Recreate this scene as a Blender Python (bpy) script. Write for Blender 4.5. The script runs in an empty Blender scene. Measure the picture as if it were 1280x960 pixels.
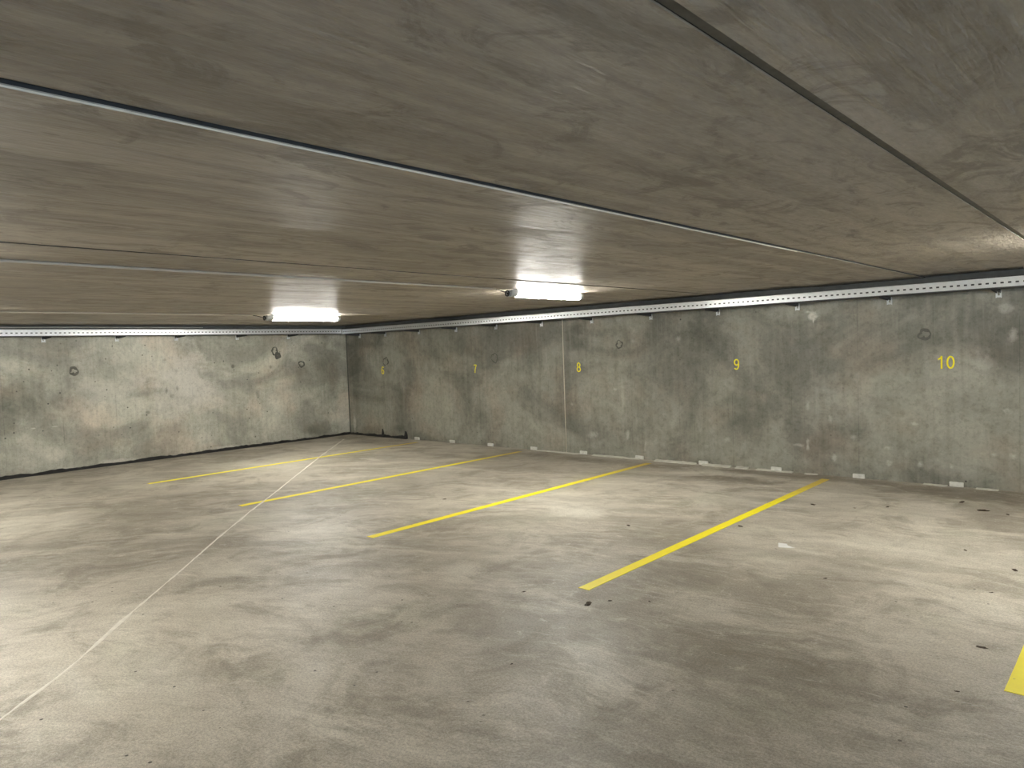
import bpy, bmesh, math, random
from mathutils import Vector, Matrix, noise as mn
random.seed(7)
C = bpy.context.scene.collection
PI = math.pi
# ---------------------------------------------------------------- measures (metres)
WX, WY, HC = -12.763, 8.962, 2.288       # left wall plane x, right wall plane y, slab underside
EX, BY = 5.6, -7.0                       # end wall (x) and rear wall (y) of the garage
EYE = 1.65

# ---------------------------------------------------------------- mesh helpers
def link(name, bm, m=None, parent=None, smooth=False, loc=(0, 0, 0)):
    me = bpy.data.meshes.new(name)
    bmesh.ops.recalc_face_normals(bm, faces=bm.faces)
    if smooth:
        for f in bm.faces: f.smooth = True
    bm.to_mesh(me); bm.free()
    o = bpy.data.objects.new(name, me); C.objects.link(o)
    if m: me.materials.append(m)
    if parent: o.parent = parent
    o.location = loc
    return o
def tag(o, label, cat, group=None):
    o['label'] = label; o['category'] = cat
    if group: o['group'] = group
    return o
def thing(name, label, cat, loc=(0, 0, 0), rz=0, group=None):
    o = bpy.data.objects.new(name, None); C.objects.link(o)
    o.location = loc; o.rotation_euler = (0, 0, rz); o.empty_display_size = .1
    return tag(o, label, cat, group)
def struct(o, label=None):
    o['kind'] = 'structure'
    if label: o['label'] = label
    return o
def box(bm, x0, y0, z0, x1, y1, z1):
    v = [bm.verts.new(p) for p in ((x0,y0,z0),(x1,y0,z0),(x1,y1,z0),(x0,y1,z0),(x0,y0,z1),(x1,y0,z1),(x1,y1,z1),(x0,y1,z1))]
    for q in ((0,3,2,1),(4,5,6,7),(0,1,5,4),(1,2,6,5),(2,3,7,6),(3,0,4,7)): bm.faces.new([v[i] for i in q])
def prism_y(bm, prof, y0, y1):           # profile of (x, z) extruded along y
    a = [bm.verts.new((x, y0, z)) for x, z in prof]; b = [bm.verts.new((x, y1, z)) for x, z in prof]
    n = len(prof)
    for i in range(n): bm.faces.new((a[i], a[(i+1)%n], b[(i+1)%n], b[i]))
    bm.faces.new(a); bm.faces.new(b[::-1])
def tube(bm, pts, r, seg=10):
    pts = [Vector(p) for p in pts]; rings = []
    for i, p in enumerate(pts):
        t = (pts[min(i+1, len(pts)-1)] - pts[max(i-1, 0)]).normalized()
        up = Vector((0,0,1)) if abs(t.z) < .9 else Vector((1,0,0))
        a = t.cross(up).normalized(); b = a.cross(t)
        rings.append([bm.verts.new(p + (a*math.cos(2*PI*k/seg) + b*math.sin(2*PI*k/seg))*r) for k in range(seg)])
    for i in range(len(rings)-1):
        for k in range(seg): bm.faces.new((rings[i][k], rings[i][(k+1)%seg], rings[i+1][(k+1)%seg], rings[i+1][k]))
    bm.faces.new(rings[0][::-1]); bm.faces.new(rings[-1])
def copy_tree(o, parent=None):
    c = o.copy(); C.objects.link(c)
    if parent: c.parent = parent
    for ch in list(o.children): copy_tree(ch, c)
    return c

# ---------------------------------------------------------------- node helpers
class NT:
    def __init__(s, name):
        s.m = bpy.data.materials.new(name); s.m.use_nodes = True
        s.t = s.m.node_tree; s.n = s.t.nodes; s.l = s.t.links
        s.b = s.n['Principled BSDF']
        s.pos = s.n.new('ShaderNodeNewGeometry').outputs['Position']
    def put(s, sock, v):
        if isinstance(v, bpy.types.NodeSocket): s.l.new(v, sock)
        elif v is not None:
            if isinstance(v, (tuple, list)) and sock.type == 'RGBA' and len(v) == 3: v = (*v, 1)
            sock.default_value = v
    def math(s, op, a, b=None, c=None, clamp=False):
        n = s.n.new('ShaderNodeMath'); n.operation = op; n.use_clamp = clamp
        s.put(n.inputs[0], a); s.put(n.inputs[1], b)
        if c is not None: s.put(n.inputs[2], c)
        return n.outputs[0]
    def vmath(s, op, a, b=None, out=0):
        n = s.n.new('ShaderNodeVectorMath'); n.operation = op
        s.put(n.inputs[0], a)
        if b is not None: s.put(n.inputs[1], b)
        return n.outputs[out]
    def scaled(s, sc): return s.vmath('MULTIPLY', s.pos, sc)
    def noise(s, vec, scale=1, detail=6, rough=.55, dist=0, color=False):
        n = s.n.new('ShaderNodeTexNoise'); s.put(n.inputs['Vector'], vec)
        n.inputs['Scale'].default_value = scale; n.inputs['Detail'].default_value = detail
        n.inputs['Roughness'].default_value = rough; n.inputs['Distortion'].default_value = dist
        return n.outputs['Color' if color else 'Fac']
    def rng(s, v, a, b, c=0., d=1., smooth=False):
        n = s.n.new('ShaderNodeMapRange'); n.interpolation_type = 'SMOOTHSTEP' if smooth else 'LINEAR'
        s.put(n.inputs['Value'], v)
        for k, x in (('From Min', a), ('From Max', b), ('To Min', c), ('To Max', d)): s.put(n.inputs[k], x)
        return n.outputs['Result']
    def mix(s, f, a, b, mode='MIX'):
        n = s.n.new('ShaderNodeMix'); n.data_type = 'RGBA'; n.blend_type = mode
        s.put(n.inputs['Factor'], f); s.put(n.inputs[6], a); s.put(n.inputs[7], b)
        return n.outputs[2]
    def blob(s, c, r, warp, amt=.5, soft=.5):  # stain or painted light pool: centre c, radii r (0 = ignore that axis), ragged edge
        d = s.vmath('MULTIPLY', s.vmath('SUBTRACT', s.pos, c), tuple(1/x if x else 0 for x in r))
        ln = s.vmath('LENGTH', d, out=1)
        ln = s.math('ADD', ln, s.math('MULTIPLY', warp, amt))
        return s.rng(ln, 1 - soft, 1, 1, 0, smooth=True)
    def bump(s, h, strength, dist=.01, prev=None):
        n = s.n.new('ShaderNodeBump'); n.inputs['Strength'].default_value = strength; n.inputs['Distance'].default_value = dist
        s.put(n.inputs['Height'], h)
        if prev is not None: s.l.new(prev, n.inputs['Normal'])
        return n.outputs[0]
    def done(s, col, rough, nrm=None, spec=.5, metal=0.):
        s.put(s.b.inputs['Base Color'], col); s.put(s.b.inputs['Roughness'], rough)
        s.put(s.b.inputs['Metallic'], metal); s.b.inputs['Specular IOR Level'].default_value = spec
        if nrm is not None: s.l.new(nrm, s.b.inputs['Normal'])
        return s.m
def simple(name, col, rough=.6, metal=0., var=.25, scale=30, bump=.1):
    n = NT(name); f = n.noise(n.pos, scale, 5)
    c = n.mix(f, tuple(x*(1-var) for x in col), tuple(min(1, x*(1+var)) for x in col))
    return n.done(c, rough, n.bump(f, bump, .004), metal=metal)

# ---------------------------------------------------------------- concrete walls
def wall_mat(name, axis, darks, lights, base, holes=0., tone=1.0):
    n = NT(name)
    A = 0 if axis == 'x' else 1
    def P(a, z): return (a, WY, z) if A == 0 else (WX, a, z)
    def R(ra, rz): return (ra, 0, rz) if A == 0 else (0, ra, rz)
    big = n.noise(n.scaled((.55, .55, .8)), 1.3, 5, .6, .6)
    mid = n.noise(n.scaled((1, 1, .8)), 3.2, 7, .68, .8)
    streak = n.noise(n.scaled((9, 9, .45)), 1.6, 5, .6, .2)
    fine = n.noise(n.pos, 42, 4, .7)
    warp = n.math('SUBTRACT', n.noise(n.pos, 9, 5, .7), .5)
    warp2 = n.math('SUBTRACT', n.noise(n.scaled((1, 1, 1.4)), 2.2, 6, .7), .5)
    c = n.mix(n.rng(big, .36, .64, smooth=True), tuple(x*.68 for x in base), tuple(min(.75, x*1.25) for x in base))
    c = n.mix(n.rng(mid, .35, .65), c, n.mix(1., c, (.80, .815, .80), 'MULTIPLY'))
    c = n.mix(n.math('MULTIPLY', n.rng(streak, .48, .70), .55), c, n.mix(1., c, (.76, .77, .74), 'MULTIPLY'))
    c = n.mix(n.math('MULTIPLY', n.rng(streak, .46, .28), .38), c, (.40, .39, .34))
    warm = n.noise(n.scaled((.8, .8, 1)), 1.7, 3, .5)
    c = n.mix(n.rng(warm, .5, .66), c, n.mix(1., c, (1.06, .98, .95), 'MULTIPLY'))
    # faint board marks of the formwork
    u = n.n.new('ShaderNodeSeparateXYZ'); n.l.new(n.pos, u.inputs[0])
    fr = n.math('ABSOLUTE', n.math('SUBTRACT', n.math('FRACT', n.math('ADD', n.math('MULTIPLY', u.outputs[A], 1/.78), 20.37)), .5))
    line = n.math('MULTIPLY', n.rng(fr, .492, .499), n.rng(mid, .42, .62))
    c = n.mix(n.math('MULTIPLY', line, .45), c, (.10, .10, .09))
    # darker towards the foot, with a ragged upper edge
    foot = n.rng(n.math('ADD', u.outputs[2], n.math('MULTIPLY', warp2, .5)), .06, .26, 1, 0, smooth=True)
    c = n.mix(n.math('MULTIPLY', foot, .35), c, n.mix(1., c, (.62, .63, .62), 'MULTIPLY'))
    for a, z, ra, rz, k in darks:
        w = warp if max(ra, rz) < .3 else warp2
        c = n.mix(n.math('MULTIPLY', n.blob(P(a, z), R(ra, rz), w, 1.5 if max(ra, rz) > .3 else .9, .7), k), c, n.mix(1., c, (.42, .43, .40) if max(ra, rz) > .3 else (.30, .30, .28), 'MULTIPLY'))
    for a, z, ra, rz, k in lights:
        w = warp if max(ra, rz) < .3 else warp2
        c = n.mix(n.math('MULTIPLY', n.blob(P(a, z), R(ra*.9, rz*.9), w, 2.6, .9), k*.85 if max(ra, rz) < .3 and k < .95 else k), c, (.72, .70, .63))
    # bug holes
    v = n.n.new('ShaderNodeTexVoronoi'); n.l.new(n.pos, v.inputs['Vector']); v.inputs['Scale'].default_value = 7.
    hm = n.math('MULTIPLY', n.rng(v.outputs['Distance'], .095, .07), n.rng(n.noise(n.scaled((1, 1, 1.6)), 1.1, 3), .42 if holes else .60, .5 if holes else .66))
    c = n.mix(n.math('MULTIPLY', hm, .8), c, (.05, .05, .045))
    spk = n.noise(n.pos, 17, 6, .8)
    c = n.mix(n.math('MULTIPLY', n.rng(spk, .50, .62), .55), c, n.mix(1., c, (.64, .645, .62), 'MULTIPLY'))
    c = n.mix(n.math('MULTIPLY', n.rng(spk, .44, .33), .6), c, n.mix(1., c, (1.22, 1.2, 1.17), 'MULTIPLY'))
    c = n.mix(n.rng(fine, .3, .75, 0, .7), c, n.mix(1., c, (.8, .8, .8), 'MULTIPLY'))
    c = n.mix(1., c, (.91, .885, .875), 'MULTIPLY')
    if tone != 1: c = n.mix(1., c, (tone, tone, tone), 'MULTIPLY')
    b = n.bump(fine, .25, .004); b = n.bump(mid, .3, .02, b); b = n.bump(hm, -.5, .004, b)
    return n.done(c, .62, b, spec=.35)
M = {}
WB = (.345, .342, .292)
M['wall_right'] = wall_mat('cast_concrete_right', 'x',
    [(-4.03,.75,.55,.5,.42),(-4.6,1.6,.6,.4,.35),(-1.98,1.45,.35,.3,.22),(-12.0,.12,.45,.16,.5),(-11.1,.2,.3,.12,.4),(-3.7,1.25,.5,.3,.22),(-12.5,1.3,.25,1.2,.4),(-6.7,1.9,.3,.4,.3),(-10.5,1.75,.5,.3,.2),(-8.0,1.0,.3,.5,.15),
     (-1.15,.9,.3,1.0,.2)],
    [(-2.95,.7,.04,.08,.4),(-2.04,.67,.09,.03,.5),(-2.29,.38,.09,.03,.45),(-2.3,.21,.05,.05,.7),(-1.99,.22,.05,.05,.6),(-1.68,.22,.04,.05,.5),(-1.12,.37,.06,.05,.6),(-1.3,.38,.05,.04,.5),
     (-1.19,1.91,.10,.07,.4),(-1.12,1.64,.06,.12,.45),(-1.18,.84,.05,.05,.4),(-1.4,1.33,.12,.25,.22),(-3.21,.84,.04,.12,.4),(-3.22,.35,.03,.10,.6),(-2.69,.48,.06,.04,.4),(-2.91,.21,.04,.06,.5),
     (-4.96,1.73,.06,.06,.4),(-6.03,1.02,.05,.03,.5),(-5.83,.34,.04,.12,.5),(-5.22,.67,.05,.03,.3),(-4.28,.36,.10,.05,.35),(-3.34,.35,.12,.03,.4),(-5.53,.22,.04,.12,.4),(-6.84,.78,.07,.05,.5),(-6.45,.32,.14,.10,.45),
     (-5.7,1.72,.05,.07,.35),(-12.60,.22,.07,.35,.7),(-3.144,1.948,.085,.075,1.),(-3.13,1.88,.012,.07,.96),(-3.20,1.99,.05,.03,.8),(-3.10,1.93,.12,.015,.5),(-9.6,.9,.25,.6,.12),(-5.9,.9,.05,.5,.25),(-2.9,.9,.8,.5,.16)], WB)
M['wall_left'] = wall_mat('cast_concrete_left', 'y',
    [(5.4,1.2,.03,.06,.9),(5.21,1.17,.03,.07,.9),(5.30,1.07,.06,.05,.7),(5.66,1.1,.012,.22,.8),(5.39,1.47,.05,.08,.5),(8.3,.2,.55,.22,.55),(8.45,1.2,.4,1.0,.5),(7.83,1.1,.5,.5,.25),(5.2,1.7,.05,.03,.5),(4.88,.82,.05,.04,.6),
     (6.43,1.54,.05,.05,.7),(7.19,1.5,.04,.05,.6),(3.2,1.2,.5,.6,.45),(2.7,.9,.4,.8,.45),(4.3,1.5,.35,.2,.35),(3.6,1.1,.25,.2,.25),(6.9,1.0,.06,.1,.35)],
    [(5.5,1.3,.9,.8,.8),(6.1,1.0,.5,.6,.3),(4.3,1.2,.7,.35,.3),(3.5,.72,.08,.012,.9),(3.2,.72,.05,.012,.8),(5.0,.75,.08,.01,.7),(7.3,1.0,.5,.5,.12),(8.8,.35,.15,.4,.4),(4.4,.05,.5,.06,.6),(3.6,.03,.3,.05,.6),(6.3,.06,.5,.05,.5)], tuple(min(.6, x*1.72) for x in WB), holes=1.)  # first broad blob paints in the far lamp's pool of light
M['wall_plain'] = wall_mat('cast_concrete_rear', 'x', [], [], WB)

# ---------------------------------------------------------------- floor
def floor_mat():
    n = NT('worn_concrete_floor')
    # wheel-turn streaks run round a point behind the camera
    rel = n.vmath('SUBTRACT', n.pos, (-1.0, -3.5, 0))
    sp = n.n.new('ShaderNodeSeparateXYZ'); n.l.new(rel, sp.inputs[0])
    wob = n.noise(n.pos, .8, 3, .5)
    rad = n.math('ADD', n.vmath('LENGTH', rel, out=1), n.math('MULTIPLY', wob, .8))
    ang = n.math('ARCTAN2', sp.outputs[1], sp.outputs[0])
    cmb = n.n.new('ShaderNodeCombineXYZ'); n.l.new(rad, cmb.inputs[0]); n.l.new(n.math('MULTIPLY', ang, 2.2), cmb.inputs[1])
    arc = n.noise(cmb.outputs[0], 2.6, 10, .76, .1)
    arc_f = n.noise(n.vmath('MULTIPLY', cmb.outputs[0], (9, 3, 1)), 1.6, 9, .80, .1)
    big = n.noise(n.pos, .42, 5, .55, .8)
    mid = n.noise(n.pos, 1.7, 8, .66, 1.0)
    fine = n.noise(n.pos, 75, 4, .85)
    grit = n.noise(n.pos, 26, 5, .75)
    warp = n.math('SUBTRACT', n.noise(n.pos, 3.5, 6, .7), .5)
    c = n.mix(n.rng(big, .38, .62, smooth=True), (.345, .322, .27), (.54, .512, .442))
    c = n.mix(n.math('MULTIPLY', n.rng(mid, .48, .62), .7), c, (.27, .246, .198))
    c = n.mix(n.math('MULTIPLY', n.rng(arc, .50, .62), .6), c, (.70, .68, .60))
    c = n.mix(n.math('MULTIPLY', n.rng(arc, .48, .30), .5), c, (.27, .248, .205))
    c = n.mix(n.math('MULTIPLY', n.rng(arc_f, .54, .64), .30), c, (.72, .70, .63))
    c = n.mix(n.math('MULTIPLY', n.rng(arc_f, .47, .36), .4), c, (.26, .238, .195))
    green = n.noise(n.pos, 1.2, 3, .5)
    c = n.mix(n.math('MULTIPLY', n.rng(green, .55, .68), .25), c, n.mix(1., c, (.90, 1.0, .90), 'MULTIPLY'))
    def B(col, L):
        nonlocal c
        for x, y, rx, ry, k in L:
            c = n.mix(n.math('MULTIPLY', n.blob((x, y, 0), (rx, ry, 0), warp, 1.9, .8), k), c, col)
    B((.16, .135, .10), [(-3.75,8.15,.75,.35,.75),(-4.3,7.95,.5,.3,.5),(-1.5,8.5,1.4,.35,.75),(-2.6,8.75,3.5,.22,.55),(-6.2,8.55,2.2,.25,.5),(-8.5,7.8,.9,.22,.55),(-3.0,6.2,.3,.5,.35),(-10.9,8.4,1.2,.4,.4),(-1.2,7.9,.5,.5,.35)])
    B((.19, .17, .135), [(-8.4,3.1,1.5,.9,.55),(-1.5,3.4,1.0,.55,.45),(-3.0,3.2,.9,.6,.4),(-3.4,2.4,.8,.5,.35),(-2.6,4.6,.5,.8,.3),(-6.5,4.2,.9,.5,.3),(-4.7,3.1,.4,.8,.35)])
    B((.66, .65, .58), [(-3.92,3.74,.26,.22,.65),(-4.37,5.72,.45,.34,.9),(-4.8,6.1,.9,.7,.3),(-2.03,5.62,.30,.07,.6),(-2.19,5.24,.25,.08,.5),(-9.0,2.2,.9,.7,.35),(-10.2,5.6,1.5,1.1,.42),(-4.0,1.5,.6,.22,.35),(-4.2,1.15,.5,.12,.35),(-1.1,6.2,1.2,.7,.3),  # pale stains, plus pools of light painted under the lamps
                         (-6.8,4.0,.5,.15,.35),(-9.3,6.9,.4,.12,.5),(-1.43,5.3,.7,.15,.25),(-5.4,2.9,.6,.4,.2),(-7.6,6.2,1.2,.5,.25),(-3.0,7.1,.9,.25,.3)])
    c = n.mix(n.math('MULTIPLY', n.rng(grit, .62, .75), .5), c, (.13, .115, .09))
    c = n.mix(n.rng(fine, .42, .60), n.mix(1., c, (1.2, 1.2, 1.19), 'MULTIPLY'), n.mix(1., c, (.78, .78, .77), 'MULTIPLY'))
    md = n.noise(n.pos, 9, 7, .78, .5)
    c = n.mix(n.math('MULTIPLY', n.rng(md, .5, .62), .5), c, n.mix(1., c, (.80, .79, .76), 'MULTIPLY'))
    c = n.mix(n.math('MULTIPLY', n.rng(md, .42, .34), .5), c, (.70, .68, .61))
    g2 = n.noise(n.pos, 210, 2, .8)
    c = n.mix(n.rng(g2, .40, .60), n.mix(1., c, (1.12, 1.12, 1.12), 'MULTIPLY'), n.mix(1., c, (.86, .86, .86), 'MULTIPLY'))
    sc_ = n.noise(n.vmath('MULTIPLY', cmb.outputs[0], (26, 9, 1)), 1.3, 6, .8, .2)
    c = n.mix(n.math('MULTIPLY', n.rng(sc_, .63, .67), n.rng(mid, .40, .56, 0, .8)), c, (.80, .79, .74))
    v = n.n.new('ShaderNodeTexVoronoi'); n.l.new(n.pos, v.inputs['Vector']); v.inputs['Scale'].default_value = 6.5
    c = n.mix(n.math('MULTIPLY', n.rng(v.outputs['Distance'], .060, .045), n.rng(big, .45, .55, .2, 1.)), c, (.07, .06, .05))
    c = n.mix(1., c, (.93, .89, .86), 'MULTIPLY')
    b = n.bump(fine, .3, .003); b = n.bump(grit, .25, .004, b); b = n.bump(mid, .25, .012, b)
    return n.done(c, n.rng(mid, .35, .65, .42, .6), b, spec=.5)
M['floor'] = floor_mat()

# ---------------------------------------------------------------- ceiling planks
def ceil_mat():
    n = NT('precast_plank_soffit')
    st = n.noise(n.scaled((3.2, .22, 1)), 1.6, 6, .62, .5)
    st2 = n.noise(n.scaled((14, .30, 1)), 1.2, 4, .6)
    big = n.noise(n.scaled((1, .6, 1)), .8, 4, .55, .5)
    spot = n.noise(n.scaled((1.6, .8, 1)), 3.2, 7, .72, 1.0)
    fine = n.noise(n.scaled((60, 14, 1)), 1, 4, .7)
    scr = n.noise(n.scaled((70, .12, 1)), 1, 2, .5)
    c = n.mix(n.rng(st, .42, .58, smooth=True), (.31, .285, .240), (.445, .417, .36))
    c = n.mix(n.math('MULTIPLY', n.rng(spot, .52, .60), .8), c, (.235, .214, .178))
    c = n.mix(n.math('MULTIPLY', n.rng(st2, .52, .70), .4), c, (.27, .25, .208))
    c = n.mix(n.math('MULTIPLY', n.rng(big, .45, .65), .3), c, (.45, .43, .385))
    c = n.mix(n.math('MULTIPLY', n.rng(scr, .73, .78), .35), c, (.75, .72, .64))
    c = n.mix(n.rng(fine, .35, .65), n.mix(1., c, (1.08, 1.08, 1.07), 'MULTIPLY'), n.mix(1., c, (.87, .87, .86), 'MULTIPLY'))
    c = n.mix(1., c, (.79, .735, .69), 'MULTIPLY')
    fl = n.noise(n.scaled((30, 5, 1)), 1, 3, .6)
    b = n.bump(fl, .8, .009); b = n.bump(fine, .3, .003, b)
    return n.done(c, n.rng(spot, .4, .6, .42, .54), b, spec=.6)
M['ceiling'] = ceil_mat()
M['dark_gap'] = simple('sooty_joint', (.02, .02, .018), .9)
M['sealant'] = simple('pale_sealant', (.66, .61, .50), .5)
M['grout'] = simple('pale_grout', (.62, .60, .53), .7, var=.3, scale=14, bump=.5)
M['seam'] = simple('pale_floor_filler', (.72, .68, .60), .7, var=.25, scale=18, bump=.5)
M['bitumen'] = simple('black_bitumen', (.012, .012, .012), .55, bump=.4)
M['galv'] = (lambda n: n.done(n.mix(n.noise(n.pos, 22, 3), (.60, .62, .63), (.78, .79, .80)), n.rng(n.noise(n.pos, 9, 4), .35, .65, .38, .5), metal=.8))(NT('galvanised_steel'))
M['bright'] = simple('bright_zinc', (.72, .74, .75), .45, metal=.5, var=.08)
M['dull'] = simple('dull_weathered_steel', (.075, .076, .077), .6, metal=.3)  # darker copy of the tray steel, shade underneath and inside painted in
M['band'] = simple('dark_grey_sealing_band', (.085, .088, .085), .8, var=.35, scale=12)
M['filler'] = simple('grey_filler_board', (.17, .17, .165), .9)
M['grey_plastic'] = simple('grey_plastic', (.42, .43, .42), .4, var=.06)
M['black_rubber'] = simple('black_rubber', (.02, .02, .022), .5)
M['conduit'] = simple('white_plastic_conduit', (.47, .43, .36), .5, var=.06)
M['tie'] = simple('dark_cone_mortar', (.11, .108, .09), .85, var=.35, scale=40, bump=.6)
M['block'] = simple('pale_concrete_shim', (.66, .65, .60), .75, var=.35, scale=28, bump=.6)
M['paper'] = simple('white_card', (.85, .84, .80), .6, var=.04)
M['leaf'] = simple('dry_brown_leaf', (.055, .036, .022), .8, var=.5, scale=80)
def yellow_mat(name, worn):
    n = NT(name); g = n.noise(n.pos, 7, 7, .72, .6); f = n.noise(n.pos, 60, 4, .7)
    c = n.mix(n.rng(g, .35, .65), (1.0, .87, .012), (.96, .80, .02))
    if worn:
        u = n.n.new('ShaderNodeSeparateXYZ'); n.l.new(n.pos, u.inputs[0])
        d = n.rng(n.math('ADD', u.outputs[1], n.math('MULTIPLY', g, 1.5)), 7.9, 9.2)
        c = n.mix(n.math('MULTIPLY', d, .75), c, (.55, .36, .09))
        c = n.mix(n.rng(f, .62, .78, 0, .5), c, (.50, .42, .10))
        c = n.mix(n.rng(n.noise(n.scaled((1,1,1)), 13, 5, .75), .66, .72), c, (.22, .19, .10))
    return n.done(c, .5, n.bump(f, .25, .002))
M['yellow'] = yellow_mat('yellow_road_paint', True)
M['yellow_vinyl'] = yellow_mat('yellow_vinyl', False)
def emis(name, col, s):
    m = bpy.data.materials.new(name); m.use_nodes = True
    b = m.node_tree.nodes['Principled BSDF']; b.inputs['Base Color'].default_value = (.9, .9, .9, 1)
    b.inputs['Emission Color'].default_value = (*col, 1); b.inputs['Emission Strength'].default_value = s
    return m
M['diffuser'] = emis('lit_diffuser', (1, .985, .91), 178)

# ================================================================= SETTING
bm = bmesh.new(); box(bm, WX-.3, BY-.3, -.25, EX+.3, WY+.3, 0)
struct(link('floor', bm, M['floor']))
# right wall: two cast sections with a joint between them
JX = -6.985
bm = bmesh.new()
box(bm, WX-.3, WY, -.05, JX-.013, WY+.3, HC+.3)
box(bm, JX+.013, WY, -.05, EX+.3, WY+.3, HC+.3)
box(bm, JX-.02, WY+.03, -.05, JX+.02, WY+.29, HC+.3)
struct(link('wall_right', bm, M['wall_right']))
bm = bmesh.new(); box(bm, WX-.3, BY-.3, -.05, WX, WY, HC+.3); struct(link('wall_left', bm, M['wall_left']))
bm = bmesh.new(); box(bm, WX, BY-.3, -.05, EX+.3, BY, HC+.3); struct(link('wall_back', bm, M['wall_plain']))
# end wall with the drive-in opening
OY0, OY1, OZ = -5.0, 4.0, 2.2
bm = bmesh.new()
box(bm, EX, BY, -.05, EX+.3, OY0, HC+.3); box(bm, EX, OY1, -.05, EX+.3, WY, HC+.3); box(bm, EX, OY0, OZ, EX+.3, OY1, HC+.3)
struct(link('wall_front', bm, M['wall_plain']))
bm = bmesh.new(); box(bm, EX+.3, BY-6, -.25, EX+16, WY+6, -.02)
struct(link('ground', bm, simple('pale_yard', (.44, .53, .66), .9)))  # unseen yard added as a tinted reflector, bounces cool light to the ceiling
# ceiling: precast planks laid along y, open joints between them
joints = [(-.689, .036)]
x = -.689
while x > WX:
    x -= 1.2235; joints.append((x, .008 if x > -2 else .012))
joints = joints[:-1] if joints[-1][0] < WX + .2 else joints
x = -.689
while x < EX - 1.3:
    x += 1.2235; joints.append((x, .012))
joints.sort()
bm = bmesh.new()
edges = [(WX+.045, 0)] + joints + [(EX-.03, 0)]
random.seed(3)
for i in range(len(edges)-1):
    a = edges[i][0] + edges[i][1]/2; b = edges[i+1][0] - edges[i+1][1]/2
    if b - a < .1: continue
    z = HC + random.uniform(-.003, .003)
    if abs(b + 1.915) < .03: z = HC - .007
    if a > -.72 and a < -.6: z = HC - .004
    if abs(a + 1.906) < .03: z = HC + .004
    ch = .003
    prism_y(bm, [(a, z+ch), (a+ch*.7, z), (b-ch*.7, z), (b, z+ch), (b, z+.09), (a, z+.09)], BY, WY-.04)
box(bm, WX, BY, HC+.088, EX, WY, HC+.3)
o = struct(link('ceiling', bm, M['ceiling']))
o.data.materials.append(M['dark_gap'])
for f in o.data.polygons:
    if abs(f.normal.x) > .9 or f.center.z > HC + .05: f.material_index = 1  # joint faces blackened, shade between the planks put into the colour
# sealant in joints and the pale bead of the first plank joint
tn = [0]
def trim(bm, m, label, smooth=False):
    tn[0] += 1
    return struct(link('trim_%d' % tn[0], bm, m, smooth=smooth), label)
bm = bmesh.new()
prism_y(bm, [(-1.928, HC-.005), (-1.926, HC-.0095), (-1.922, HC-.0105), (-1.9185, HC-.007), (-1.9185, HC+.02), (-1.928, HC+.02)], BY+.05, 5.2)
trim(bm, M['sealant'], 'pale sealant bead along the ceiling plank joint')
bm = bmesh.new(); box(bm, -.7065, BY+.05, HC+.009, -.6715, WY-.05, HC+.02)
trim(bm, M['filler'], 'grey filler board deep in the wide ceiling joint')
bm = bmesh.new(); tube(bm, [(JX-.002, WY+.004, 0.0), (JX-.002, WY+.004, HC-.07)], .0085, 12)
trim(bm, M['sealant'], 'pale sealant bead in the vertical wall joint', True)
bm = bmesh.new(); tube(bm, [(WX+.004, WY-.004, 0.03), (WX+.004, WY-.004, HC-.02)], .013, 10)
trim(bm, M['tie'], 'dark vertical sealant in the far wall corner', True)
# diagonal pale seam in the floor, running to the far corner
pts = [(-2.2,-1.0),(-3.05,-.15),(-4.044,.802),(-4.393,1.169),(-5.446,2.095),(-6.9,3.39),(-8.6,4.99),(-10.432,6.705),(-12.087,8.323)]
bm = bmesh.new(); L = []
for i in range(len(pts)-1):
    a, b = Vector(pts[i]), Vector(pts[i+1]); n_ = max(2, int((b-a).length/.08))
    L += [a.lerp(b, k/n_) for k in range(n_)]
L.append(Vector(pts[-1])); prev = None
for i, p in enumerate(L):
    t = (L[min(i+1, len(L)-1)] - L[max(i-1, 0)]).normalized(); nn = Vector((-t.y, t.x))
    p = p + nn*(mn.noise(Vector((p.x*1.3, p.y*1.3, 0)))*.010 + mn.noise(Vector((p.x*9, p.y*9, 3)))*.005)
    w = .0125*(1 + 1.3*mn.noise(Vector((p.x*5, p.y*5, 7)))) + (.006 if p.x < -9.5 else 0)
    ring = [bm.verts.new((p.x+nn.x*s*w, p.y+nn.y*s*w, z)) for s, z in ((-1, -.002), (-.5, .0028), (.5, .0028), (1, -.002))]
    if prev:
        for k in range(3): bm.faces.new((prev[k], prev[k+1], ring[k+1], ring[k]))
    prev = ring
trim(bm, M['seam'], 'pale diagonal seam crossing the concrete floor', True)
# black bitumen strip along the foot of the left wall and round the corner
def ragged_strip(p0, p1, out, h, d, seed, step=.05):
    bm = bmesh.new(); a, b = Vector(p0), Vector(p1); n_ = int((b-a).length/step); prev = None; o = Vector(out)
    for i in range(n_+1):
        p = a.lerp(b, i/n_)
        hh = h*(1 + .55*mn.noise(Vector((i*.17, seed, 0))) + .35*mn.noise(Vector((i*.9, seed, 5)))); dd = d*(1 + .5*mn.noise(Vector((i*.3, seed, 9))))
        ring = [bm.verts.new(p + Vector((0,0,-.004))), bm.verts.new(p + Vector((0,0,hh))), bm.verts.new(p + o*dd*.3 + Vector((0,0,hh*.9))), bm.verts.new(p + o*dd + Vector((0,0,.006))), bm.verts.new(p + o*dd + Vector((0,0,-.004)))]
        if prev:
            for k in range(5): bm.faces.new((prev[k], prev[(k+1)%5], ring[(k+1)%5], ring[k]))
        else: bm.faces.new(ring)
        prev = ring
    bm.faces.new(prev[::-1]); return bm
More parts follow.
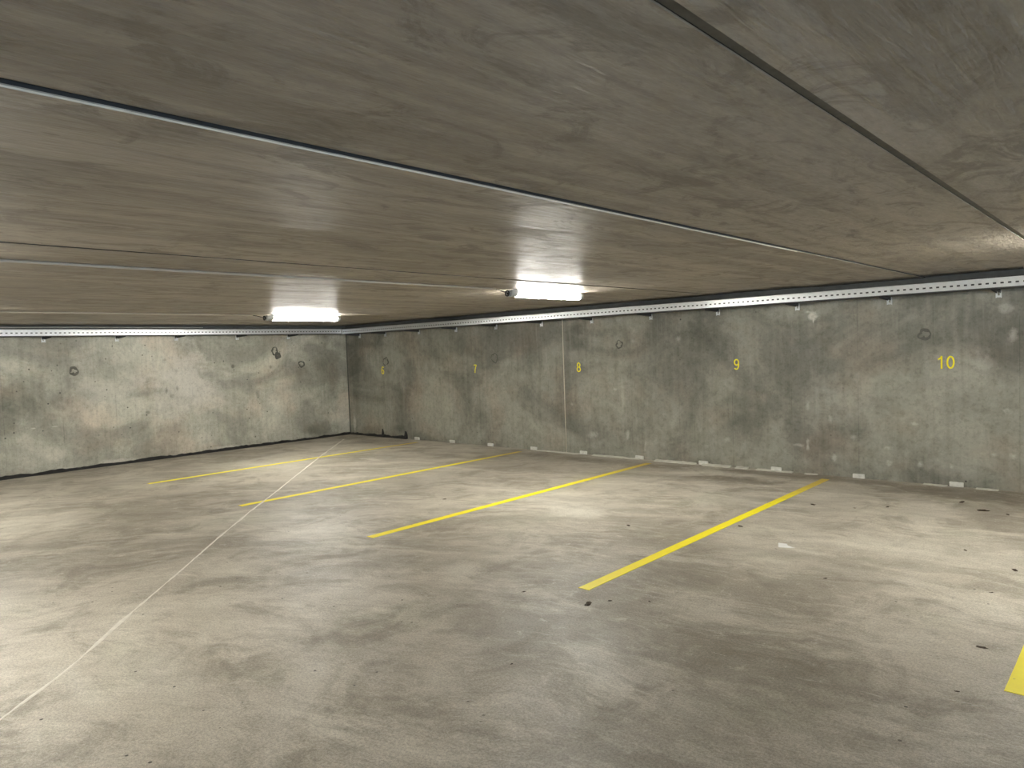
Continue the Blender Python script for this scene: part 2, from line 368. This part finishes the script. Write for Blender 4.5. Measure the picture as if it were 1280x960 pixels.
o = struct(link('baseboard_left', ragged_strip((WX+.002, -2, 0), (WX+.002, WY-.002, 0), (1,0,0), .042, .05, 1.3), M['bitumen']), 'black bitumen strip along the foot of the left wall')
o = struct(link('baseboard_right', ragged_strip((WX+.05, WY-.002, 0), (-10.88, WY-.002, 0), (0,-1,0), .045, .05, 4.1), M['bitumen']), 'short black bitumen strip at the foot of the right wall beside the corner')
# torn upright flaps of the membrane
def flap(x, w, h, label):
    bm = bmesh.new(); n_ = 7
    for s in range(1):
        front = []; back = []
        for i in range(n_+1):
            t = i/n_; ww = w*(1-t**1.4*.8)/2; xo = .012*math.sin(t*3)
            front.append((x+xo-ww*(1+.2*mn.noise(Vector((t*4, x, 0)))), x+xo+ww*(.9+.3*mn.noise(Vector((t*5, x, 3)))), .03+t*h))
        A = []
        for xa, xb, z in front:
            A.append([bm.verts.new((xa, WY-.003, z)), bm.verts.new((xb, WY-.003, z)), bm.verts.new((xb, WY-.016, z)), bm.verts.new((xa, WY-.016, z))])
        for i in range(n_):
            for k in range(4): bm.faces.new((A[i][k], A[i][(k+1)%4], A[i+1][(k+1)%4], A[i+1][k]))
        bm.faces.new(A[0][::-1]); bm.faces.new(A[-1])
    tag(link('membrane_flap', bm, M['bitumen']), label, 'flap', 'torn black flaps at the wall foot')
flap(-11.655, .075, .13, 'narrow black membrane flap standing at the wall foot below the yellow 6')
flap(-10.93, .11, .12, 'wider black membrane flap standing at the wall foot, right of the yellow 6')
# broken pale mortar ridge along the foot of the right wall
for k, (x0, x1, h) in enumerate([(-7.55,-6.72,.008),(-6.45,-5.62,.014),(-5.36,-4.72,.020),(-4.62,-4.22,.022),(-4.14,-3.98,.020),(-3.86,-3.40,.012),(-3.25,-3.1,.008),(-1.95,-1.72,.008),(-1.45,-1.25,.008)]):
    trim(ragged_strip((x0, WY-.002, 0), (x1, WY-.002, 0), (0,-1,0), h, .05+h, 7.+k, .03), M['grout'], 'broken ridge of pale mortar at the foot of the right wall')

for p in ((WX+.012, WY-.012, 2.222, EX-.01, WY-.0005, HC+.075), (WX+.0005, BY+.02, 2.226, WX+.012, WY-.0005, HC+.075)):
    bm = bmesh.new(); box(bm, *p)
    trim(bm, M['band'], 'dark grey sealing band between the wall top and the ceiling planks')

# ================================================================= THINGS
# --- parking bay lines
names = ['thin yellow bay line nearest the far corner, crossed by the pale floor seam',
         'yellow bay line whose near end touches the pale floor seam, second from the far corner',
         'yellow bay line running to the wall between numbers 8 and 9',
         'long yellow bay line on the open floor between numbers 9 and 10',
         'broad yellow bay line cut off by the right edge of the photo']
for k, xc in enumerate((-10.30, -7.735, -5.325, -2.925, -.482)):
    bm = bmesh.new(); prev = None; n_ = 96; y0, y1 = 3.895, 8.70
    for i in range(n_+1):
        y = y0 + (y1-y0)*i/n_
        a = xc - .045 + .0018*mn.noise(Vector((y*6, k, 0))); b = xc + .045 + .0018*mn.noise(Vector((y*6, k, 8)))
        ring = [bm.verts.new((a, y, 0)), bm.verts.new((a+.001, y, .0025)), bm.verts.new((b-.001, y, .0025)), bm.verts.new((b, y, 0))]
        if prev:
            for j in range(4): bm.faces.new((prev[j], prev[(j+1)%4], ring[(j+1)%4], ring[j]))
        else: bm.faces.new(ring)
        prev = ring
    bm.faces.new(prev[::-1])
    tag(link('parking_line', bm, M['yellow']), names[k], 'parking line', 'yellow parking bay lines on the floor')

# --- bay numbers on the right wall
def arc(cx, cy, rx, ry, a0, a1, n=22): return [(cx+rx*math.cos(math.radians(a0+(a1-a0)*i/n)), cy+ry*math.sin(math.radians(a0+(a1-a0)*i/n))) for i in range(n+1)]
nine = [arc(.28, .69, .20, .255, 0, 360), arc(.28, .50, .20, .44, 12, -82) + arc(.255, .22, .165, .16, -100, -158)]
DIG = {'0': [arc(.28, .5, .215, .445, 0, 360, 32)], '8': [arc(.28, .725, .17, .22, 0, 360), arc(.28, .28, .205, .23, 0, 360)],
       '9': nine, '6': [[(.56-x, 1-y) for x, y in s] for s in nine],
       '7': [[(.07, .945), (.50, .945)], [(.495, .93), (.36, .68), (.27, .40), (.235, .02)]],
       '1': [[(.37, 1.0), (.37, 0.0)], [(.385, .95), (.28, .82), (.13, .73)]]}
def number(txt, xc, zc, h, label, adv=.62):
    bm = bmesh.new(); W = .5*len(txt) + (adv-.56)*(len(txt)-1)
    tot = adv*(len(txt)-1) + .56
    for ci, ch in enumerate(txt):
        ox = -tot/2 + ci*adv
        for st in DIG[ch]:
            closed = (Vector(st[0]) - Vector(st[-1])).length < 1e-6 and len(st) > 3
            pts = [Vector(p) for p in (st[:-1] if closed else st)]; n_ = len(pts); w = .058; R = []
            for i, p in enumerate(pts):
                if closed: t = pts[(i+1)%n_] - pts[i-1]
                else: t = pts[min(i+1, n_-1)] - pts[max(i-1, 0)]
                t.normalize(); nn = Vector((-t.y, t.x))
                R.append([((p+nn*s)) for s in (w, -w)])
            V = []
            for a, b in R:
                V.append([bm.verts.new(((a.x+ox)*h, -.0005, (a.y-.5)*h)), bm.verts.new(((b.x+ox)*h, -.0005, (b.y-.5)*h)),
                          bm.verts.new(((b.x+ox)*h, -.0025, (b.y-.5)*h)), bm.verts.new(((a.x+ox)*h, -.0025, (a.y-.5)*h))])
            m_ = n_ if closed else n_-1
            for i in range(m_):
                for k in range(4): bm.faces.new((V[i][k], V[i][(k+1)%4], V[(i+1)%n_][(k+1)%4], V[(i+1)%n_][k]))
            if not closed: bm.faces.new(V[0]); bm.faces.new(V[-1][::-1])
    tag(link('bay_number', bm, M['yellow_vinyl'], loc=(xc, WY, zc)), label, 'number', 'yellow bay numbers on the right wall')
number('6', -11.57, 1.342, .155, 'yellow number 6 on the concrete wall near the far corner')
number('7', -8.955, 1.35, .150, 'yellow number 7 on the concrete wall, left of the vertical joint')
number('8', -6.69, 1.354, .148, 'yellow number 8 on the concrete wall just right of the vertical joint')
number('9', -4.12, 1.363, .142, 'yellow number 9 on the concrete wall')
number('10', -1.733, 1.353, .140, 'yellow number 10 on the concrete wall, the only one with two digits', .70)

# --- tie-hole rings
def ring(pos, r, w, left, label, seed, double=False):
    bm = bmesh.new(); n_ = 28
    def one(cx, cz, r, w, sd, full=False):
        rows = []
        for i in range(n_):
            a = 2*PI*i/n_; k = 1 + .38*mn.noise(Vector((math.cos(a)*1.3, math.sin(a)*1.3, sd))); k2 = 1 + 1.1*mn.noise(Vector((math.cos(a)*1.5, math.sin(a)*1.5, sd+5)))
            ro = r*k; ri = max(.002, ro - w*k2) if not full else .004
            rows.append([bm.verts.new((cx+math.cos(a)*q, -t, cz+math.sin(a)*q)) for q, t in ((ri, 0), (ri+.002, .004), (ro-.002, .004), (ro, 0))])
        for i in range(n_):
            for k in range(4): bm.faces.new((rows[i][k], rows[i][(k+1)%4], rows[(i+1)%n_][(k+1)%4], rows[(i+1)%n_][k]))
    one(0, 0, r, w, seed)
    if double: one(.055, -.085, r*.95, w, seed+2, True)
    o = link('tie_hole_plug', bm, M['tie'], loc=(WX, pos[0], pos[1]) if left else (pos[0], WY, pos[1]))
    if left: o.rotation_euler = (0, 0, PI/2)
    tag(o, label, 'tie hole', 'dark plugged tie holes in the concrete walls')
ring((-1.93, 1.665), .068, .030, False, 'dark ring shaped tie hole up and left of the yellow 10', 1.)
ring((-5.935, 1.677), .062, .02, False, 'thin dark ring tie hole between numbers 8 and 9', 2.)
ring((-8.48, 1.538), .085, .02, False, 'dark oval tie hole up and right of the yellow 7', 3.)
ring((-11.469, 1.517), .085, .02, False, 'faint dark tie hole just above the yellow 6', 4.)
ring((3.80, 1.568), .072, .038, True, 'dark ragged tie hole on the left wall, nearest the left edge', 5.)
ring((7.30, 1.80), .075, .03, True, 'double dark blotched tie hole on the left wall below the far lamp', 6., True)
ring((7.87, 1.528), .072, .028, True, 'small dark tie hole on the left wall between the double blotch and the corner', 7.)

# --- pale shims at the foot of the right wall
shims = [(-10.589,'small pale shim block at the wall foot, first right of the black flaps'),
 (-9.604,'small pale shim block at the wall foot left of the yellow 7'),
 (-8.633,'pale shim block at the wall foot near the far end of the second bay line'),
 (-7.649,'small pale shim block at the wall foot, first to the left of the vertical joint'),
 (-6.64,'small pale shim block at the wall foot, first right of the vertical joint'),
 (-5.631,'small pale shim block at the wall foot where the middle bay line ends'),
 (-4.617,'chipped pale shim block at the wall foot, lower left of the yellow 9'),
 (-3.612,'pale shim block at the wall foot between the yellow 9 and the next bay line'),
 (-2.629,'white shim block at the wall foot just right of the fourth bay line end'),
 (-1.634,'largest looking white shim block at the wall foot below the yellow 10')]
for k, (x, lb) in enumerate(shims):
    bm = bmesh.new(); w = .066; h = .052
    box(bm, -w, -.026, 0, w, -.001, h)
    bmesh.ops.bevel(bm, geom=bm.edges[:], offset=.004, segments=2, affect='EDGES')
    bmesh.ops.subdivide_edges(bm, edges=[e for e in bm.edges if e.calc_length() > .03], cuts=3, use_grid_fill=True)
    for v in bm.verts: v.co += mn.noise_vector(v.co*30 + Vector((k*7, 0, 0)))*.0028; v.co.y = min(v.co.y, -.0005); v.co.z = max(0, v.co.z)
    tag(link('shim_block', bm, M['block'], loc=(x, WY, 0)), lb, 'shim block', 'pale shim blocks along the foot of the right wall')

# --- cable trays: perforated side rail, base pan, back rail
TD = .35
def tray(name, L, z0, z1, origin, rz, label, mitre0, mitre1):
    # local frame: x along the wall from 0 to L, y = distance out from the wall is -y
    t = thing(name, label, 'cable tray', origin, rz, 'galvanised cable trays along the walls')
    pitch = .0625; h = z1-z0; th = .0015
    def face_rail(yo, perf, xa, xb):
        bm = bmesh.new()
        zz = [0, h*.36, h*.53, h]                         # slot band
        xs = []; x = xa
        while x < xb - .001:
            xs += [x, min(x+.034, xb)]; x += pitch
        xs.append(xb)
        grid = [[bm.verts.new((x_, yo, z)) for z in zz] for x_ in xs]
        for i in range(len(xs)-1):
            for j in range(3):
                if perf and j == 1 and i % 2 == 1: continue
                bm.faces.new((grid[i][j], grid[i+1][j], grid[i+1][j+1], grid[i][j+1]))
        bm.normal_update(); r = bmesh.ops.solidify(bm, geom=bm.faces[:], thickness=th)
        return bm
    xa, xb = mitre0*(TD+.008), L - mitre1*(TD+.008)
    s = link('side_rail', face_rail(-TD, True, xa, xb), M['galv'], t); s.location.z = z0
    bm = bmesh.new(); box(bm, xa, -TD-.002, -.008, xb, -TD+.03, -.0035)
    q = link('bottom_flange', bm, M['dull'], t); q.location.z = z0
    # rolled top lip and folded bottom edge of the outer rail
    bm = bmesh.new()
    for zc, r in ((h-.004, .006),):
        tube(bm, [(xa, -TD-.003, zc), (xb, -TD-.003, zc)], r, 10)
    box(bm, xa, -TD-.0045, h*.70, xb, -TD-.0005, h*.74)
    o = link('rolled_lip', bm, M['galv'], t, True); o.location.z = z0
    bk = link('back_rail', face_rail(-.025, False, 0, L), M['dull'], t); bk.location.z = z0
    bm = bmesh.new()
    x = 0
    pts0 = [(0 if True else 0, -.025), (xa, -TD)]
    v = [bm.verts.new(p) for p in ((mitre0*.033, -.025, -.002), (xa, -TD+.004, -.002), (xb, -TD+.004, -.002), (L - mitre1*.033, -.025, -.002))]
    f = bm.faces.new(v); bm.normal_update(); bmesh.ops.solidify(bm, geom=[f], thickness=th)
    p = link('base_pan', bm, M['dull'], t); p.location.z = z0
    return t
tray('cable_tray', EX-.05-WX, 2.108, 2.203, (WX, WY, 0), 0, 'perforated galvanised cable tray under the ceiling along the right wall with the numbers', 1, 0)
tray('cable_tray', WY+1.5, 2.118, 2.212, (WX, -1.5, 0), PI/2, 'perforated galvanised cable tray under the ceiling along the left wall', 0, 1)
# --- thin cable above the left tray
bm = bmesh.new()
tube(bm, [(WX+.019, y, 2.256 + .004*math.sin(y*2.1)) for y in [(-1.5+i*.2) for i in range(38)]], .006, 6)
tag(link('cable', bm, M['conduit'], smooth=True), 'thin pale cable running along the left wall just above the cable tray', 'cable')

# --- cantilever brackets
def bracket():
    t = thing('cantilever_bracket', '', 'bracket')
    th = .003; d = TD - .005
    bm = bmesh.new()                                     # two tapered webs under a flat top
    for sx in (-.018, .015):
        P = [(-.004, -.011), (-d, -.011), (-d, -.026), (-.004, -.046)]
        a = [bm.verts.new((sx, y, z)) for y, z in P]; b = [bm.verts.new((sx+th, y, z)) for y, z in P]
        for k in range(4): bm.faces.new((a[k], a[(k+1)%4], b[(k+1)%4], b[k]))
        bm.faces.new(a); bm.faces.new(b[::-1])
    box(bm, -.018, -d, -.0125, .018, -.004, -.0095)
    link('arm', bm, M['dull'], t)
    bm = bmesh.new()                                     # foot plate on the wall, with side flanges and a slot
    yo = -.0005
    box(bm, -.026, -.005, -.088, -.008, yo, -.0095); box(bm, .008, -.005, -.088, .026, yo, -.0095)
    box(bm, -.008, -.005, -.088, .008, yo, -.068); box(bm, -.008, -.005, -.022, .008, yo, -.0095)
    box(bm, .019, -.022, -.092, .026, -.005, -.0095); box(bm, -.026, -.014, -.092, -.019, -.005, -.0095)
    link('foot_plate', bm, M['bright'], t)
    bm = bmesh.new(); box(bm, -.012, -.016, -.0095, .012, -.0125, .135)
    link('hanger_tab', bm, M['dull'], t)
    bm = bmesh.new(); bmesh.ops.create_cone(bm, cap_ends=True, segments=6, radius1=.007, radius2=.007, depth=.008, matrix=Matrix.Translation((0, -.0085, -.076)) @ Matrix.Rotation(PI/2, 4, 'X'))
    link('bolt', bm, M['bright'], t)
    return t
br = bracket()
BR = [(-1.245,'galvanised bracket under the tray to the right of the yellow 10, nearest the right edge'),
 (-2.28,'galvanised bracket under the tray, upper left of the yellow 10'),
 (-3.315,'galvanised bracket under the tray above the white paint splash'),
 (-4.36,'galvanised bracket under the tray just left of the yellow 9'),
 (-5.38,'galvanised bracket under the tray, halfway between the yellow 8 and 9'),
 (-6.41,'galvanised bracket under the tray, first to the right of the vertical joint'),
 (-7.405,'galvanised bracket under the tray, first to the left of the vertical joint'),
 (-8.415,'galvanised bracket under the tray, first to the right of the yellow 7'),
 (-9.40,'galvanised bracket under the tray, first to the left of the yellow 7'),
 (-10.41,'galvanised bracket under the right wall tray, halfway between the yellow 6 and 7'),
 (-11.43,'galvanised bracket under the right wall tray, just above the yellow 6'),
 (-12.28,'last galvanised bracket under the right wall tray before the corner')]
for i, (x, lb) in enumerate(BR):
    o = br if i == 0 else copy_tree(br)
    o.location = (x, WY, 2.108); o['label'] = lb; o['group'] = 'brackets under the cable trays'
BL = [(3.41,'bracket under the left wall tray, nearest the left edge of the photo'),
 (4.46,'dark bracket under the left wall tray, second from the left edge'),
 (5.42,'bracket under the left wall tray above the brightest part of the wall'),
 (6.54,'bracket under the left wall tray just left of the far lamp'),
 (7.60,'bracket under the left wall tray, straight below the far lamp')]
for y, lb in BL:
    o = copy_tree(br); o.location = (WX, y, 2.118); o.rotation_euler = (0, 0, PI/2)
    o['label'] = lb; o['group'] = 'brackets under the cable trays'

# --- batten lamps
def lamp():
    t = thing('batten_lamp', '', 'lamp')
    L0, L1 = .13, 1.20
    def sect(w, zt, zb, rnd, n=8):
        pts = [(-w, zt)]
        for i in range(n+1):
            a = PI + PI*i/n; pts.append((w*math.cos(a), zb + rnd + rnd*math.sin(a)))
        pts.append((w, zt)); return pts
    bm = bmesh.new(); prism_y(bm, [(-.030, 0), (-.034, -.026), (.034, -.026), (.030, 0)], L0-.02, L1+.02)
    link('housing', bm, M['grey_plastic'], t)
    bm = bmesh.new(); prism_y(bm, sect(.045, -.0265, -.085, .04), L0, L1)
    link('diffuser', bm, M['diffuser'], t)
    for a, b in ((0.02, L0), (L1, L1+.06)):
        bm = bmesh.new(); prism_y(bm, sect(.042, -.012, -.082, .038), a, b)
        bmesh.ops.bevel(bm, geom=[e for e in bm.edges if abs(e.verts[0].co.y-e.verts[1].co.y) < 1e-5], offset=.006, segments=2, affect='EDGES')
        link('end_cap', bm, M['grey_plastic'], t)
    bm = bmesh.new(); n_ = 24                              # cable gland ring at the near end
    tube(bm, [(math.cos(2*PI*i/n_)*.026, -.005, -.048+math.sin(2*PI*i/n_)*.026) for i in range(n_+1)], .0075, 8)
    tube(bm, [(0, .022, -.048), (0, -.002, -.05)], .012, 10)
    link('cable_gland', bm, M['black_rubber'], t, True)
    bm = bmesh.new(); tube(bm, [(0, 0, -.04), (-.005, -.05, -.035), (-.004, -.12, -.018), (0, -.2, -.013)], .0045, 8)
    link('lead', bm, M['black_rubber'], t, True)
    return t
lp = lamp()
spots = [(-4.985, 5.50, 'lit batten lamp on the ceiling in front of the numbered wall, above bay 8'), (-9.50, 5.30, 'lit batten lamp on the ceiling before the left wall, near the far corner'),
         (-.35, 5.6, 'lit batten lamp on the ceiling just beyond the right edge of the photo'), (4.2, 5.5, 'lit batten lamp on the ceiling near the entrance, by the numbered wall'),
         (-4.985, -.26, 'lit batten lamp on the ceiling just beyond the left edge of the photo'), (-9.50, .68, 'lit batten lamp on the ceiling near the left wall, beyond the photo edge'),
         (-4.985, -5.6, 'lit batten lamp by the rear wall, behind the camera'), (-9.50, -5.6, 'lit batten lamp in the rear left corner')]
for i, (x, y, lb) in enumerate(spots):
    o = lp if i == 0 else copy_tree(lp)
    o.location = (x, y, HC-.003); o['label'] = lb; o['group'] = 'batten lamps on the ceiling'
# --- conduits feeding the lamps
for x, y1, lb in ((-4.985, 5.32, 'pale conduit along the ceiling leading to the lamp in front of the numbered wall'), (-9.50, 5.12, 'thin pale conduit along the ceiling leading to the far lamp by the left wall')):
    bm = bmesh.new(); tube(bm, [(x + .004*math.sin(y_*1.7), y_, HC-.0135) for y_ in [-.2 + (y1+.2)*i/30 + .0 for i in range(0, 31)] if y_ > (1.03 if x > -6 else 1.98)], .0095, 8)
    tag(link('conduit', bm, M['conduit'], smooth=True), lb, 'conduit', 'conduits on the ceiling')

# --- litter on the floor
def crumb(x, y, sz, lb, seed, name='dry_leaf', cat='leaf', m='leaf', flat=.2, grp='dark dry scraps on the floor'):
    bm = bmesh.new(); bmesh.ops.create_icosphere(bm, subdivisions=3, radius=1)
    for v in bm.verts:
        c = v.co.copy(); k = 1 + .75*mn.noise(c*1.5 + Vector((seed*3.1, 0, 0))) + .35*mn.noise(c*4 + Vector((seed, 2, 0)))
        v.co = Vector((c.x*sz*1.15*k, c.y*sz*.5*k, c.z*sz*flat*k))
    zmin = min(v.co.z for v in bm.verts)
    for v in bm.verts: v.co.z = max(v.co.z, zmin*.4)
    zmin = min(v.co.z for v in bm.verts)
    for v in bm.verts: v.co.z -= zmin
    o = link(name, bm, M[m], loc=(x, y, 0)); o.rotation_euler.z = seed*1.9
    tag(o, lb, cat, grp)
cr = [(-2.73,3.68,.032,'largest dark scrap, just below the near end of the fourth bay line'),
 (-2.65,3.81,.012,'tiny dark scrap just right of the near end of the fourth bay line'),
 (-2.44,3.95,.010,'small dark speck well right of the near end of the fourth bay line'),
 (-3.22,3.61,.014,'small dark scrap on open floor left of the near end of the fourth bay line'),
 (-.69,4.38,.020,'dark curled leaf on the floor left of the cut off bay line at the right'),
 (-.74,5.96,.024,'dark scrap at the right edge of the photo on the pale floor'),
 (-.79,5.36,.010,'small dark speck in the bay below the yellow 10, near the right edge'),
 (-2.57,7.28,.026,'flat dark leaf right of the fourth bay line near its far end'),
 (-1.96,7.55,.018,'small pointed dark scrap on the floor near the wall, left of below the 10'),
 (-2.20,7.34,.011,'dark speck on the floor between the flat leaf and the pointed scrap'),
 (-1.10,6.32,.016,'dark scrap on the pale bright floor of bay 10'),
 (-1.71,5.05,.011,'pair-like dark crumb on the floor below the white scrap'),
 (-2.79,6.08,.022,'thin dark scrap just right of the fourth bay line, at its middle'),
 (-1.44,8.14,.030,'dark leaf on the floor in front of the shim block below the yellow 10'),
 (-1.22,7.84,.034,'reddish brown long leaf on the floor near the wall at the right'),
 (-1.02,7.78,.020,'dark leaf on the floor near the wall, closest to the right edge'),
 (-5.99,5.43,.018,'dark crumb on the floor left of the middle bay line'),
 (-3.63,5.55,.020,'dark flat crumb on the floor between the third and fourth bay lines'),
 (-2.53,2.72,.008,'dark speck on the near open floor below the centre of the photo'),
 (-.69,3.76,.009,'dark speck on the floor left of the lower end of the cut off bay line')]
for k, (x, y, s_, lb) in enumerate(cr): crumb(x, y, s_, lb, k+1.)
# folded white card scrap
bm = bmesh.new()
P = [(-.085,.022,.034),(.0,.026,.030),(.004,-.03,.001),(-.08,-.03,.001),(.088,-.012,.003),(.012,.008,.016)]
a = [bm.verts.new(p) for p in P]
bm.faces.new((a[0], a[1], a[5], a[2], a[3])) ; bm.faces.new((a[2], a[5], a[4]))
bm.normal_update(); bmesh.ops.solidify(bm, geom=bm.faces[:], thickness=.0022)
o = link('card_scrap', bm, M['paper'], loc=(-2.21, 5.65, .001)); o.rotation_euler.z = .25; o.scale = (.75, .75, .75)
tag(o, 'folded white scrap of card lying on the floor between the 9 and 10 bays', 'scrap')

# ================================================================= LIGHT AND CAMERA
w = bpy.data.worlds.new('sky'); bpy.context.scene.world = w; w.use_nodes = True
bg = w.node_tree.nodes['Background']; bg.inputs[0].default_value = (.62, .78, 1., 1); bg.inputs[1].default_value = 1.6
sn = bpy.data.lights.new('sun', 'SUN'); sn.energy = 42; sn.angle = .01; sn.color = (.70, .84, 1)  # added to light the unseen yard, so its bounce lifts the ceiling
so = bpy.data.objects.new('sun', sn); C.objects.link(so); so.rotation_euler = (math.radians(12), math.radians(28), 0)
pl = bpy.data.lights.new('entrance_portal', 'AREA'); pl.shape = 'RECTANGLE'; pl.size = OZ; pl.size_y = OY1-OY0; pl.cycles.is_portal = True
po = bpy.data.objects.new('entrance_portal', pl); C.objects.link(po); po.location = (EX+.15, (OY0+OY1)/2, OZ/2); po.rotation_euler = (0, PI/2, 0)

cam = bpy.data.cameras.new('camera'); co = bpy.data.objects.new('camera', cam); C.objects.link(co)
yaw, pitch, roll, f = 0.7346463224197863, 0.046676786254864114, -0.035532642898043705, 898.0872
fw = Vector((-math.sin(yaw)*math.cos(pitch), math.cos(yaw)*math.cos(pitch), -math.sin(pitch)))
r = fw.cross(Vector((0,0,1))).normalized(); u = r.cross(fw)
r2 = r*math.cos(roll) + u*math.sin(roll); u2 = -r*math.sin(roll) + u*math.cos(roll)
mw = Matrix((r2, u2, -fw)).transposed().to_4x4(); mw.translation = (0, 0, EYE); co.matrix_world = mw
cam.sensor_width = 36; cam.lens = f/1280*36; cam.clip_start = .05; cam.clip_end = 200
sc = bpy.context.scene; sc.camera = co
vs = sc.view_settings; vs.view_transform = 'Standard'; vs.look = 'None'; vs.exposure = 0.04; vs.gamma = 1.0; vs.use_curve_mapping = False
sc.cycles.use_denoising = True; sc.cycles.max_bounces = 10; sc.cycles.diffuse_bounces = 6; sc.cycles.sample_clamp_indirect = 8
